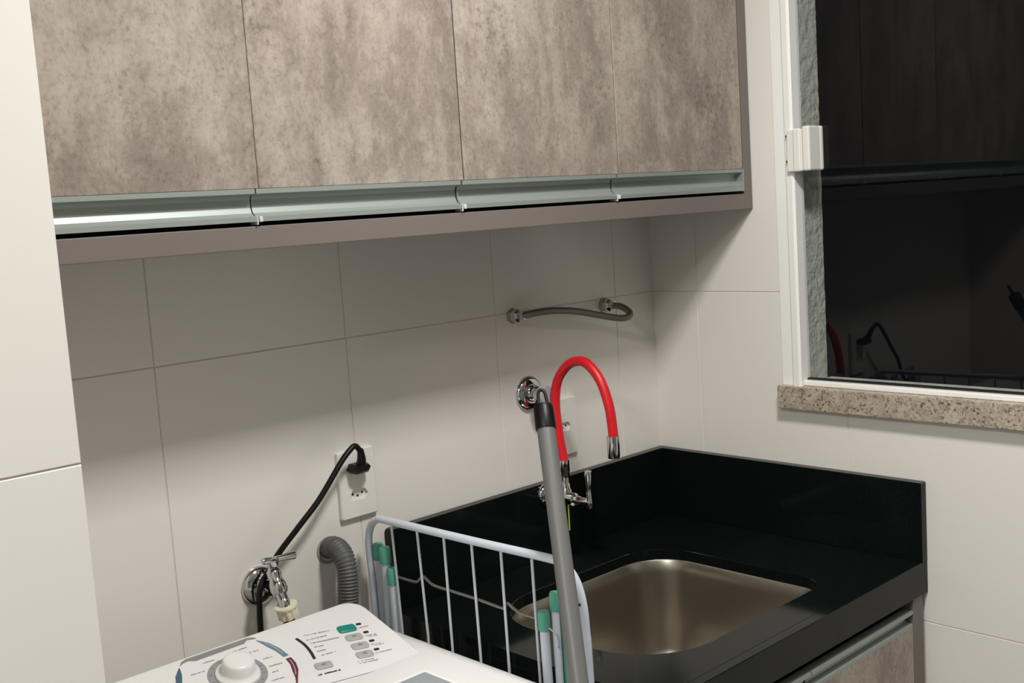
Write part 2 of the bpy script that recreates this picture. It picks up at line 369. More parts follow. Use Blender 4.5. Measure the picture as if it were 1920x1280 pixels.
for i in range(4):
    a, b = joints[i], joints[i + 1] - (0.0007 if i == 0 else 0.0022)
    d = obj('door', *box(a, b, -0.2605, -0.2425, 1.6535, ZT - 0.02, 0.0008, 1), M['concrete'], cab)
    sh = -0.006 if i < 3 else 0.0
    r0, r1 = a + (0 if i == 0 else -0.006), b + sh
    obj('handle_rail', *loft([[Vector((x, y, z)) for y, z in rail_profile(-0.2605, 1.6125, 1.6535)] for x in (r0 + 0.0012, r1)]), M['alu'], d)
    if i < 3:
        obj('rail_cap', *merge(box(r1 - 0.0008, r1 + 0.0010, -0.2620, -0.2440, 1.6085, 1.6195, 0.0004, 1),
                               box(r1 + 0.0022, r1 + 0.0072, -0.2632, -0.2590, 1.6118, 1.6188, 0.0012)), M['capw'], d)
    else:
        obj('rail_cap', *box(r1 - 0.002, r1 + 0.0012, -0.2622, -0.2440, 1.6115, 1.6535, 0.0004, 1), M['alu'], d)
done()

# ------------------------------------------------------------------ granite counter, sink, base cabinet
CX0, CF, CT = -0.74, -0.5932, 0.944
cnt = thing('sink_counter', (-0.37, -0.3, 0.92), 'polished black granite counter with tall backsplash around the steel sink', 'counter')
hole = rrect(-0.655, -0.197, -0.513, -0.134, [0.13, 0.05, 0.09, 0.12], 10)
def slab_with_hole(x0, x1, y0, y1, hole, z0, z1):
    n = len(hole); cx = sum(p[0] for p in hole) / n; cy = sum(p[1] for p in hole) / n; out = []
    for px, py in hole:                             # ray from the centre to the outer rectangle
        dx, dy = px - cx, py - cy; t = 1e9
        if dx > 1e-9: t = min(t, (x1 - cx) / dx)
        if dx < -1e-9: t = min(t, (x0 - cx) / dx)
        if dy > 1e-9: t = min(t, (y1 - cy) / dy)
        if dy < -1e-9: t = min(t, (y0 - cy) / dy)
        out.append((cx + dx * t, cy + dy * t))
    cor = [(x0, y0), (x1, y0), (x1, y1), (x0, y1)]
    for c in cor:
        k = min(range(n), key=lambda i: (out[i][0] - c[0]) ** 2 + (out[i][1] - c[1]) ** 2); out[k] = c
    b = 0.0012
    ins = []
    for i, p in enumerate(hole):
        q = Vector(hole[(i + 1) % n]) - Vector(hole[i - 1]); nn = Vector((q.y, -q.x)).normalized(); ins.append((p[0] + nn.x * b, p[1] + nn.y * b))
    R = [[(u, v, z0) for u, v in hole], [(u, v, z1 - b) for u, v in hole], [(u, v, z1) for u, v in ins], [(u, v, z1) for u, v in out],
         [(u, v, z0) for u, v in out]]
    V = [Vector(v) for r in R for v in r]; F = []
    for a in range(5):
        for j in range(n): F.append((a * n + j, a * n + (j + 1) % n, ((a + 1) % 5) * n + (j + 1) % n, ((a + 1) % 5) * n + j))
    return V, F
obj('counter_slab', *slab_with_hole(CX0, -0.001, CF + 0.018, -0.001, hole, CT - 0.020, CT), M['black'], cnt)
obj('front_apron', *box(CX0, -0.001, CF, CF + 0.018, 0.8865, CT, 0.0008, 1), M['black'], cnt)
obj('end_apron', *box(CX0, CX0 + 0.018, CF + 0.018, -0.001, 0.8865, CT - 0.020, 0.0008, 1), M['black'], cnt)
P = [(CX0, CT), (-0.001, CT), (-0.001, 1.0865)] + [(CX0 + 0.008 * (1 - math.sin(a)), 1.0785 + 0.008 * math.cos(a)) for a in [math.pi / 2 * k / 5 for k in range(6)]]
obj('backsplash', *prism(P, XZ, -0.001, -0.019, 0.001), M['black'], cnt)
P = [(CF, CT), (-0.019, CT), (-0.019, 1.0865), (CF + 0.002, 1.0865), (CF, 1.0845)]
obj('backsplash', *prism(P, YZ, -0.001, -0.019, 0.001), M['black'], cnt)
done()

sink = thing('steel_sink', (-0.42, -0.32, 0.70), 'brushed stainless steel laundry sink bowl set under the black counter', 'sink')
def ring(dx, z, rs=1.0):
    cx, cy = -0.421, -0.3225
    P = rrect(-0.655 - dx, -0.197 + dx, -0.513 - dx, -0.134 + dx, [max(0.02, q + dx) for q in (0.13, 0.05, 0.09, 0.12)], 10)
    return [Vector((cx + (x - cx) * rs, cy + (y - cy) * rs, z)) for x, y in P]
rings = [ring(0.016, 0.9232), ring(0.001, 0.9232), ring(0.0, 0.9215), ring(-0.004, 0.90), ring(-0.010, 0.80), ring(-0.014, 0.755), ring(-0.022, 0.735), ring(-0.036, 0.724), ring(-0.06, 0.720),
         ring(-0.06, 0.716, 0.5), ring(-0.06, 0.713, 0.17)]
V, F = loft(rings, False, False)
o = obj('bowl', V, F, M['steel'], sink, smooth=True, auto=50)
md = o.modifiers.new('wall', 'SOLIDIFY'); md.thickness = 0.0012; md.offset = 1
obj('drain', *lathe([(0.042, 0), (0.042, 0.003), (0.036, 0.004), (0.032, 0.001), (0.0, 0.0005)], (-0.421, -0.3225, 0.7135), (0, 0, 1), 24), M['chrome'], sink, smooth=True, auto=40)
done()

bc = thing('base_cabinet', (-0.37, -0.32, 0.0), 'concrete-look base cabinet with aluminium pull under the black counter', 'cabinet')
obj('side_panel', *box(-0.050, -0.014, -0.590, -0.03, 0.10, 0.886, 0.001), M['taupe'], bc)
obj('side_panel', *box(-0.738, -0.720, -0.590, -0.03, 0.10, 0.886, 0.001), M['taupe'], bc)
obj('bottom_panel', *box(-0.720, -0.050, -0.570, -0.03, 0.10, 0.118), M['taupe'], bc)
obj('back_panel', *box(-0.720, -0.050, -0.036, -0.03, 0.118, 0.886), M['taupe'], bc)
obj('plinth', *box(-0.738, -0.014, -0.54, -0.52, 0.0, 0.10), M['taupe'], bc)
for a, b in ((-0.3905, -0.0525), (-0.7190, -0.3930)):
    d = obj('door', *box(a, b, -0.590, -0.572, 0.122, 0.836, 0.0008, 1), M['concrete'], bc)
    obj('handle_rail', *loft([[Vector((x, y, z)) for y, z in rail_profile(-0.590, 0.836, 0.866, True)] for x in (a + (0.012 if a > -0.5 else 0), b - (0.001 if a > -0.5 else -0.010))]), M['alu'], d)
done()

# ------------------------------------------------------------------ plumbing on the wall
tap = thing('sink_tap', (-0.372, -0.019, 1.066), 'chrome sink tap with a bright red flexible gooseneck hose', 'tap')
ax = Vector((0, -1, 0.0))
obj('rosette', *lathe([(0.0215, 0), (0.022, 0.003), (0.018, 0.008), (0.0125, 0.011), (0.0, 0.011)], (-0.372, -0.0195, 1.066), ax, 28), M['chrome'], tap, smooth=True, auto=50)
obj('tap_body', *merge(lathe([(0.0105, 0), (0.0105, 0.045), (0.0125, 0.047), (0.0125, 0.066), (0.0085, 0.069), (0.0085, 0.078), (0.007, 0.08), (0.007, 0.104)], (-0.372, -0.030, 1.066), ax, 24),
                       lathe([(0.0115, 0), (0.0115, 0.016), (0.0090, 0.019), (0.0090, 0.05), (0.0098, 0.052), (0.0098, 0.073)], (-0.372, -0.0740, 1.066), (0, 0, 1), 24)), M['chrome'], tap, smooth=True, auto=40)
hp = [(-0.372, -0.0740, 1.136), (-0.372, -0.0655, 1.182), (-0.372, -0.0605, 1.238), (-0.372, -0.0685, 1.284), (-0.372, -0.0930, 1.314), (-0.372, -0.1200, 1.3265), (-0.372, -0.1470, 1.323),
      (-0.372, -0.1760, 1.295), (-0.372, -0.1935, 1.251), (-0.372, -0.1995, 1.205), (-0.372, -0.1990, 1.192)]
obj('gooseneck_hose', *tube(catmull(hp, 7), 0.0089, 16), M['red'], tap, smooth=True, auto=60)
obj('spout_nozzle', *lathe([(0.0112, 0), (0.0112, 0.037), (0.0102, 0.040), (0.0075, 0.040), (0.0075, 0.035), (0, 0.035)], (-0.372, -0.199, 1.197), (0, 0.02, -1), 24), M['chrome'], tap, smooth=True, auto=40)
obj('lever_handle', *merge(tube([(-0.372, -0.1330, 1.056), (-0.372, -0.1332, 1.066), (-0.372, -0.1332, 1.075), (-0.372, -0.1333, 1.094), (-0.372, -0.1335, 1.118), (-0.372, -0.1336, 1.125)],
                           [0.0052, 0.0066, 0.0050, 0.0042, 0.0074, 0.0062], 14)), M['chrome'], tap, smooth=True, auto=60)
tg = obj('paper_tag', *obox((-0.3800, -0.0860, 1.040), (0.0016, 0.0005, 0), (0.0, 0.0006, 0), (0.0012, 0.001, 0.031)), M['green'], tap); tg['label'] = 'yellow-green tag'
done()

val = thing('stop_valve', (-0.382, 0, 1.2606), 'round chrome stop valve with flanged rosette on the wall beside the red hose', 'valve')
obj('rosette', *lathe([(0.0330, 0), (0.0335, 0.002), (0.0320, 0.006), (0.0270, 0.010), (0.0200, 0.012), (0.0165, 0.012)], (-0.382, 0, 1.2606), ax, 36), M['chrome'], val, smooth=True, auto=50)
obj('stem', *lathe([(0.0150, 0), (0.0150, 0.012), (0.0125, 0.014), (0.0125, 0.028)], (-0.382, -0.011, 1.2606), ax, 24), M['chrome'], val, smooth=True, auto=40)
obj('turn_knob', *lathe([(0.0145, 0), (0.0175, 0.002), (0.0180, 0.013), (0.0172, 0.0145), (0, 0.0148)], (-0.382, -0.037, 1.2606), ax, 28), M['chromes'], val, smooth=True, auto=30)
done()

fx = thing('supply_hose', (-0.283, 0, 1.405), 'short braided steel hose looping between two wall outlets under the cabinet', 'hose')
hp = [(-0.4105, -0.018, 1.4106), (-0.403, -0.034, 1.4130), (-0.380, -0.046, 1.4158), (-0.345, -0.050, 1.4145), (-0.2905, -0.052, 1.4068), (-0.236, -0.057, 1.3940), (-0.200, -0.064, 1.3850), (-0.180, -0.071, 1.3820),
      (-0.1660, -0.0745, 1.3845), (-0.1590, -0.0690, 1.3910), (-0.1580, -0.056, 1.3985), (-0.1575, -0.040, 1.4030), (-0.1562, -0.020, 1.4034)]
obj('braided_tube', *tube(catmull(hp, 6), 0.0066, 14), M['braid'], fx, smooth=True, auto=60)
for (x, z) in ((-0.4105, 1.4106), (-0.156, 1.4034)):
    obj('wall_flange', *lathe([(0.0150, 0), (0.0150, 0.003), (0.0120, 0.0045), (0.010, 0.0045)], (x, 0, z), ax, 6 if x < -0.3 else 16), M['brass'], fx)
    obj('hose_nut', *lathe([(0.0122, 0), (0.0128, 0.002), (0.0128, 0.011), (0.0095, 0.013), (0.0082, 0.014), (0.0082, 0.027)], (x, -0.004, z), ax + Vector((0.12 if x < -0.3 else 0, 0, 0.05)), 6), M['chrome'], fx)
done()

# ------------------------------------------------------------------ sockets and power cord
def cut(o, cutters):
    """boolean difference, cutters are (verts, faces) in the same coordinates as o"""
    tmp = [obj('cutter', *c, None, o.parent) for c in cutters]
    for t in tmp:
        md = o.modifiers.new('cut', 'BOOLEAN'); md.object = t; md.operation = 'DIFFERENCE'; md.solver = 'EXACT'
    bpy.context.view_layer.update()
    me = bpy.data.meshes.new_from_object(o.evaluated_get(bpy.context.evaluated_depsgraph_get()))
    o.modifiers.clear(); o.data = me
    for t in tmp: bpy.data.objects.remove(t)
def socket(cx, cz, label, slots):
    s = thing('wall_socket', (cx, 0, cz), label, 'socket')
    hw, hh = 0.0363, 0.0567
    plate = obj('face_plate', *prism(rrect(cx - hw, cx + hw, cz - hh, cz + hh, 0.004, 4), XZ, 0.0, -0.0095, 0.0022), M['plastic'], s)
    hexo = lambda z, k: [(cx + k * u, z + k * v) for u, v in ((-0.0185, 0), (-0.0125, -0.0088), (0.0125, -0.0088), (0.0185, 0), (0.0125, 0.0088), (-0.0125, 0.0088))]
    cut(plate, [prism(hexo(z, 1), XZ, -0.0035, -0.02) for z in slots])
    for z in slots:
        mod = obj('socket_insert', *prism(hexo(z, 0.985), XZ, -0.0030, -0.0042, 0.0004), M['plastic'], s)
        for dx, dz in ((-0.0095, 0.0012), (0, -0.0026), (0.0095, 0.0012)):
            obj('pin_hole', *lathe([(0.0021, 0), (0.0021, 0.0004)], (cx + dx, -0.0041, z + dz), ax, 12), M['hole'], mod)
    done(); return s
socket(-0.7905, 1.1774, 'white double wall socket with black plug beside the drain hose', [1.1585])
socket(-0.2995, 1.1815, 'white wall socket plate on the wall inside the red hose arch', [1.1815])

pc = thing('power_cord', (-0.795, -0.009, 1.207), 'black power cord plugged into socket and draped over the washer tap', 'cord')
cx, cz = -0.7945, 1.2055
Pp = [(cx - 0.0185, cz - 0.003), (cx - 0.012, cz - 0.0085), (cx + 0.012, cz - 0.0085), (cx + 0.0185, cz + 0.0005), (cx + 0.0125, cz + 0.0075), (cx - 0.0125, cz + 0.0075)]
def scale(P, s, dz=0): return [(cx + (u - cx) * s, cz + (v - cz) * s + dz) for u, v in P]
obj('plug', *merge(loft([[XZ(u, v, h) for u, v in Q] for Q, h in ((scale(Pp, 0.95), -0.0086), (Pp, -0.014), (scale(Pp, 0.93), -0.030), (scale(Pp, 0.62, 0.002), -0.0375))]),
                   tube([(cx - 0.0005, -0.026, cz + 0.004), (cx - 0.0030, -0.034, cz + 0.0155), (cx - 0.0065, -0.0385, cz + 0.026), (cx - 0.009, -0.041, cz + 0.034)], [0.0085, 0.0075, 0.0062, 0.0052], 12)), M['blackp'], pc, smooth=True, auto=35)
cp = [(cx - 0.0085, -0.0405, cz + 0.031), (-0.8095, -0.043, 1.2440), (-0.8155, -0.045, 1.2482), (-0.8240, -0.0465, 1.2463), (-0.8455, -0.047, 1.2290), (-0.8905, -0.046, 1.1795), (-0.9300, -0.042, 1.1435), (-0.9655, -0.033, 1.1070),
      (-0.9835, -0.0300, 1.0830), (-0.9955, -0.0325, 1.0725), (-1.0040, -0.0350, 1.0585), (-1.0070, -0.0350, 1.0300), (-1.0080, -0.034, 0.99), (-1.01, -0.034, 0.85), (-1.02, -0.04, 0.70)]
obj('cable', *tube(catmull(cp, 6), 0.0046, 12), M['cable'], pc, smooth=True, auto=60)
lp = [(-1.0005, -0.0380, 1.0640), (-0.9900, -0.0420, 1.0690), (-0.9775, -0.0435, 1.0650), (-0.9745, -0.0440, 1.0570), (-0.9800, -0.044, 1.0520), (-0.9930, -0.0420, 1.0540), (-1.0020, -0.0400, 1.0500), (-1.0120, -0.0330, 1.0430)]
obj('cable_tie', *tube(catmull(lp, 5), 0.0024, 8), M['cable'], pc, smooth=True)
lp = [(-0.9990, -0.0400, 1.0560), (-0.9850, -0.0480, 1.0510), (-0.9740, -0.0560, 1.0430)]
obj('cable_tie', *tube(catmull(lp, 4), 0.0022, 8), M['cable'], pc, smooth=True)
done()

# ------------------------------------------------------------------ washer tap
wt = thing('washer_tap', (-0.9847, 0, 1.0568), 'small chrome garden tap with tee handle above the washing machine', 'tap')
obj('rosette', *lathe([(0.0305, 0), (0.031, 0.002), (0.0285, 0.007), (0.018, 0.012), (0.0130, 0.013)], (-0.9847, 0, 1.0568), ax, 36), M['chrome'], wt, smooth=True, auto=50)
obj('tap_body', *merge(lathe([(0.0105, 0), (0.0105, 0.045)], (-0.9847, -0.010, 1.0620), ax, 20),
                       tube([(-0.9860, -0.0440, 1.1020), (-0.9862, -0.0480, 1.0940), (-0.9864, -0.0500, 1.0900), (-0.9868, -0.0530, 1.0840), (-0.9872, -0.0560, 1.0790), (-0.9876, -0.0600, 1.0720), (-0.9882, -0.0650, 1.0640), (-0.9888, -0.0690, 1.0580)],
                            [0.0062, 0.0070, 0.0105, 0.0112, 0.0098, 0.0128, 0.0136, 0.0110], 20)), M['chrome'], wt, smooth=True, auto=35)
obj('tee_handle', *merge(tube([(-1.0035, -0.050, 1.1090), (-0.9990, -0.050, 1.1085), (-0.9850, -0.050, 1.1065), (-0.9640, -0.050, 1.1055), (-0.9475, -0.050, 1.1045)], [0.0040, 0.0055, 0.0050, 0.0052, 0.0066], 14),
                         lathe([(0.008, -0.004), (0.0095, 0), (0.0095, 0.006), (0.006, 0.009), (0, 0.0095)], (-0.9855, -0.050, 1.1015), (-0.05, 0.05, 1), 18)), M['chrome'], wt, smooth=True, auto=40)
obj('spout', *tube(catmull([(-0.9886, -0.067, 1.0610), (-0.9894, -0.0740, 1.0535), (-0.9900, -0.0800, 1.0470), (-0.9902, -0.0830, 1.0400)], 4), 0.0088, 14), M['chrome'], wt, smooth=True, auto=60)
nV, nF = [], []; n = 40
for r_, z in ((0.0135, 0.0), (0.0172, 0.0), (0.0172, -0.003), (None, -0.003), (None, -0.019), (0.010, -0.019)):
    for j in range(n):
        a = 2 * math.pi * j / n; r = r_ if r_ else (0.0162 if (j // 2) % 2 else 0.0148)
        p = Vector((r * math.cos(a), r * math.sin(a), z)); p.rotate(Matrix.Rotation(math.radians(-12), 3, 'Y')); nV.append(Vector((-0.9902, -0.084, 1.0450)) + p)
for i in range(5):
    for j in range(n): nF.append((i * n + j, i * n + (j + 1) % n, (i + 1) * n + (j + 1) % n, (i + 1) * n + j))
nF += [tuple(range(n)), tuple(5 * n + j for j in range(n))]
o = obj('hose_nut', nV, nF, M['cream'], wt); o['label'] = 'cream ribbed plastic hose nut'
obj('inlet_hose', *tube(catmull([(-0.9870, -0.084, 1.028), (-0.9865, -0.082, 1.010), (-0.986, -0.070, 0.98), (-0.985, -0.055, 0.94), (-0.985, -0.05, 0.86)], 5), 0.009, 12), M['hose'], wt, smooth=True, auto=60)
done()

# ------------------------------------------------------------------ drain hose
dh = thing('drain_hose', (-0.853, 0, 1.08), 'grey corrugated drain hose bending out of a hole in the wall', 'hose')
hp = catmull([(-0.8530, 0.0, 1.0815), (-0.8555, -0.018, 1.0880), (-0.8580, -0.036, 1.0875), (-0.8600, -0.0520, 1.0780), (-0.8610, -0.0600, 1.0610), (-0.8630, -0.0630, 1.0380), (-0.8655, -0.0630, 1.010), (-0.868, -0.062, 0.96), (-0.87, -0.06, 0.86)], 16)
def arc(P): return [0] + [sum((P[k + 1] - P[k]).length for k in range(i)) for i in range(1, len(P))]
s = arc(hp); rr = [0.0165 + 0.0013 * math.sin(2 * math.pi * q / 0.0052) for q in s]
fine = []; fr = []
q = 0.0; tot = s[-1]
while q < tot:
    k = max(i for i in range(len(s)) if s[i] <= q); k = min(k, len(hp) - 2); t = (q - s[k]) / max(1e-9, s[k + 1] - s[k])
    fine.append(hp[k].lerp(hp[k + 1], t)); fr.append(0.0168 if q < 0.034 else 0.0162 + 0.0014 * math.cos(2 * math.pi * q / 0.0050)); q += 0.00125
k0 = next(i for i in range(len(fine)) if i * 0.00125 > 0.034)
obj('corrugated_tube', *tube(fine[k0 - 1:], fr[k0 - 1:], 20), M['hose'], dh, smooth=True)
obj('cuff', *tube(fine[:k0], 0.0172, 20), M['hosed'], dh, smooth=True, auto=60)
o = obj('wall_collar', *lathe([(0.0178, -0.0005), (0.0225, -0.0005), (0.0228, 0.001), (0.0212, 0.0022), (0.0190, 0.0018), (0.0178, 0.001)], (-0.8530, 0, 1.0790), ax, 32, cap=False), M['collar'], dh, smooth=True, auto=50)
o['label'] = 'pale collar around the wall hole'
done()

# ------------------------------------------------------------------ washing machine
wm = thing('washing_machine', (-1.14, -0.33, 0), 'white top-loading washing machine with dial and button panel', 'washing machine')
MX0, MX1, MYF, MYB, MZ = -1.445, -0.827, -0.560, -0.106, 0.984
def mring(d, z): return [Vector((x, y, z)) for x, y in rrect(MX0 + d, MX1 - d, MYF + d, MYB - d * 0.3, [0.05, 0.05, 0.012, 0.012], 6)]
R = [mring(0.004, 0.02), mring(0.0, 0.03), mring(0.0, 0.945)]
for k in range(1, 9):
    a = math.pi / 2 * k / 8; R.append(mring(0.048 * (1 - math.cos(a)), 0.945 + (MZ - 0.945) * math.sin(a)))
obj('body', *loft(R), M['white'], wm, smooth=True, auto=50)
K, PZ, PYB = 0.3, 1.031, -0.11
def pan(x, y, up=0.0): return Vector((x, y - up * 0.287, PZ + K * (y - PYB) + up * 0.958))
PXL, PXR = -1.395, -0.8845
out = rrect(PXL, PXR, -0.315, PYB, [0.004, 0.004, 0.030, 0.030], 8)
def inset(P, d, cx=-1.14, cy=-0.21):
    Q = []
    for i, p in enumerate(P):
        a = Vector(P[(i + 1) % len(P)]) - Vector(P[i - 1]); n_ = Vector((-a.y, a.x)).normalized(); Q.append((p[0] + n_.x * d, p[1] + n_.y * d))
    return Q
def low(P, z): return [Vector((u, v, z)) for u, v in P]
R = [low(inset(out, -0.004), 0.955)]
for k in range(0, 6):
    a = math.pi / 2 * k / 5; b = 0.006
    R.append([pan(u, v, -b * (1 - math.sin(a))) for u, v in inset(out, -0.0005 + b * (1 - math.cos(a)))])
pn = obj('control_panel', *loft(R), M['white'], wm, smooth=True, auto=45)
def flat(name, P, m, up=0.0006, par=pn): return obj(name, *loft([[pan(u, v, 0.0001) for u, v in P], [pan(u, v, up) for u, v in P]]), m, par)
def circ(cx, cy, r, n=48, s=1.0): return [(cx + r * math.cos(2 * math.pi * j / n), cy + r / 1.044 * math.sin(2 * math.pi * j / n)) for j in range(n)]
DX, DY = -1.1296, -0.179
# dial: grey ring print, flange, knob
ring_o, ring_i = circ(DX, DY, 0.0400), circ(DX, DY, 0.0305)
V = [pan(u, v, 0.0006) for u, v in ring_o + ring_i]; n = 48
obj('dial_ring', V, [(j, (j + 1) % n, n + (j + 1) % n, n + j) for j in range(n)], M['ringg'], pn)
obj('dial_marks', *merge(*[loft([[pan(DX + r * math.cos(a) - s_ * math.sin(a), DY + (r * math.sin(a) + s_ * math.cos(a)) / 1.044, h) for r, s_ in ((0.0335, -0.0012), (0.037, -0.0012), (0.037, 0.0012), (0.0335, 0.0012))]
    for h in (0.0006, 0.0010)]) for a in [2 * math.pi * k / 14 for k in range(14)]]), M['bar'], pn)
R = []
for r, h in ((0.0300, 0.0), (0.0300, 0.003), (0.0285, 0.0045), (0.0235, 0.006), (0.0225, 0.010), (0.0215, 0.020), (0.0205, 0.0228), (0.0185, 0.0243), (0.012, 0.0250), (0.004, 0.0252)):
    R.append([pan(u, v, h) for u, v in circ(DX, DY, r, 40)])
obj('dial_knob', *loft(R), M['knobw'], pn, smooth=True, auto=60)
# coloured bands around the dial
flat('grey_band', [(-1.186, -0.1265), (-1.1800, -0.1195), (-1.1720, -0.1165), (-1.0775, -0.1165), (-1.0690, -0.1195), (-1.0665, -0.1240), (-1.0710, -0.1230), (-1.0790, -0.1203), (-1.0870, -0.1255), (-1.1620, -0.1262), (-1.1700, -0.1215), (-1.1790, -0.1225)], M['bar'])
def band(name, P0, P1, m): flat(name, P0 + P1[::-1], m)
band('blue_band', [(-1.0690, -0.1275), (-1.0640, -0.1330), (-1.0570, -0.1420), (-1.0510, -0.1600), (-1.0495, -0.1785)], [(-1.0695, -0.1280), (-1.0670, -0.1345), (-1.0645, -0.1450), (-1.0590, -0.1630), (-1.0575, -0.1785)], M['blue'])
band('maroon_band', [(-1.0495, -0.1840), (-1.0505, -0.1980), (-1.0560, -0.2120), (-1.0640, -0.2230), (-1.0760, -0.2400)], [(-1.0575, -0.1840), (-1.0590, -0.1970), (-1.0650, -0.2120), (-1.0690, -0.2240), (-1.0775, -0.2395)], M['maroon'])
band('slate_band', [(-1.1885, -0.1290), (-1.2010, -0.1430), (-1.2085, -0.1590), (-1.2110, -0.1780)], [(-1.1875, -0.1300), (-1.1920, -0.1440), (-1.2005, -0.1600), (-1.2030, -0.1780)], M['navy'])
sl = catmull([(-1.0190, -0.1520, 0), (-1.0172, -0.1690, 0), (-1.0192, -0.1870, 0), (-1.0238, -0.2040, 0)], 5)
band('level_arc', [(p.x - 0.0022, p.y) for p in sl], [(p.x + 0.0022, p.y) for p in sl], M['ink'])
def band_text(mid, m):       # pale lettering on the bands, unreadable in the photo
    P = catmull([(u, v, 0) for u, v in mid], 5); ms = []
    for a, b in zip(P, P[1:]):
        d = (b - a); n_ = Vector((-d.y, d.x, 0)).normalized() * 0.00055; b = a + d * 0.7
        ms.append(loft([[pan(q.x, q.y, h) for q in (a - n_, b - n_, b + n_, a + n_)] for h in (0.0006, 0.0009)]))
    obj('printed_text', *merge(*ms), m, pn)
band_text([(-1.0622, -0.1390), (-1.0580, -0.1490), (-1.0550, -0.1620), (-1.0538, -0.1720)], M['capw'])
band_text([(-1.0542, -0.1880), (-1.0558, -0.1990), (-1.0605, -0.2110), (-1.0655, -0.2200)], M['capw'])
# buttons
ux, uy = Vector((0.978, -0.208)), Vector((0.208, 0.978))
def rr2(c, a, b, r): return [tuple(Vector(c) + ux * u + uy * v) for u, v in rrect(-a, a, -b, b, r, 5)]
def button(name, c, a, b, m, h=0.0022):
    P = rr2(c, a, b, 0.0045)
    R = [[pan(u, v, 0) for u, v in P], [pan(u, v, h * 0.7) for u, v in P], [pan(u, v, h) for u, v in rr2(c, a - 0.0012, b - 0.0012, 0.0035)]]
    return obj(name, *loft(R), m, pn, smooth=True, auto=30)
button('start_button', (-0.9440, -0.1697), 0.0140, 0.0078, M['tealb'], 0.003)['label'] = 'teal start button'
for c in ((-0.9471, -0.1915), (-0.9522, -0.2121), (-0.9585, -0.2315), (-1.0221, -0.2228)):
    button('option_button', c, 0.0128, 0.0072, M['btn'])
    obj('button_icon', *loft([[pan(u, v, h) for u, v in rr2((c[0] + 0.0006, c[1] + 0.0008), 0.0036, 0.0019, 0.0015)] for h in (0.0021, 0.0024)]), M['bar'], pn)
for c in ((-0.9219, -0.1683), (-0.9247, -0.1897), (-0.9301, -0.2105), (-0.9367, -0.2301)):
    flat('indicator_light', rr2(c, 0.0040, 0.0022, 0.0015), M['ink'], 0.0008)
# lettering: too small to read in the photo, so only its strokes
rnd = random.Random(11)
def strokes(p0, p1, h=0.0026, dens=0.75):
    p0, p1 = Vector(p0), Vector(p1); d = (p1 - p0); L = d.length; d.normalize(); nrm = Vector((-d.y, d.x)); ms = []; t = 0.0
    while t < L - 0.001:
        wlen = rnd.uniform(0.0014, 0.0028); hh = h * rnd.uniform(0.6, 0.85)
        if rnd.random() < 0.92:
            a, b = p0 + d * t, p0 + d * min(L, t + wlen)
            P = [a, b, b + nrm * hh, a + nrm * hh]
            if rnd.random() < 0.25: P = [a, a + d * wlen * 0.45, a + d * wlen * 0.45 + nrm * hh, a + nrm * hh]
            ms.append(loft([[pan(q.x, q.y, 0.0002) for q in P], [pan(q.x, q.y, 0.0005) for q in P]]))
        t += wlen + 0.0005
    return ms
lines = [((-1.0086, -0.1522), (-0.9653, -0.1613)), ((-1.0092, -0.1636), (-0.9754, -0.1688)), ((-1.0084, -0.1729), (-0.9641, -0.1815)), ((-1.009, -0.1827), (-0.9946, -0.1855)), ((-1.0115, -0.1927), (-0.9979, -0.1951)), ((-1.014, -0.2026), (-0.9867, -0.2061))]
for l in lines: obj('printed_text', *merge(*strokes(*l)), M['inkg'], pn)
obj('printed_text', *merge(*strokes((-1.0416, -0.2370), (-1.0078, -0.2430), 0.0032)), M['ink'], pn)
lines = [((-0.9285, -0.1765), (-0.9120, -0.1795)), ((-0.9310, -0.1975), (-0.9145, -0.2010)), ((-0.9300, -0.2010), (-0.9130, -0.2045)), ((-0.9365, -0.2180), (-0.9200, -0.2215)), ((-0.9355, -0.2215), (-0.9190, -0.2250)), ((-0.9434, -0.2375), (-0.9180, -0.2420)), ((-0.9771, -0.2405), (-0.9500, -0.2465)), ((-0.9771, -0.2450), (-0.9498, -0.2510))]
for l in lines: obj('printed_text', *merge(*strokes(*l, 0.0022)), M['inkg'], pn)
lines = [((-1.1108, -0.1345), (-1.0860, -0.1352)), ((-1.1571, -0.1365), (-1.1400, -0.1372)), ((-1.1824, -0.1505), (-1.1620, -0.1520)), ((-1.0919, -0.1475), (-1.0780, -0.1489)), ((-1.0836, -0.1692), (-1.0700, -0.1705)), ((-1.0859, -0.1871), (-1.0662, -0.1894)), ((-1.0916, -0.1998), (-1.0780, -0.2010)), ((-1.0997, -0.2149), (-1.0810, -0.2165))]
for l in lines: obj('printed_text', *merge(*strokes(*l, 0.0022)), M['inkg'], pn)
flat('printed_line', [(-1.30, -0.2560), (-1.0504, -0.2560), (-0.9340, -0.2735), (-0.9340, -0.2744), (-1.0504, -0.2570), (-1.30, -0.2570)], M['inkg'])
lid = obj('lid', *merge(box(-1.362, -0.9215, -0.530, -0.3205, 0.979, 0.9845, 0.002)), M['frame'], wm)
obj('lid_glass', *box(-1.352, -0.9300, -0.520, -0.3300, 0.9838, 0.9856, 0.0006, 1), M['lid'], lid)
done()

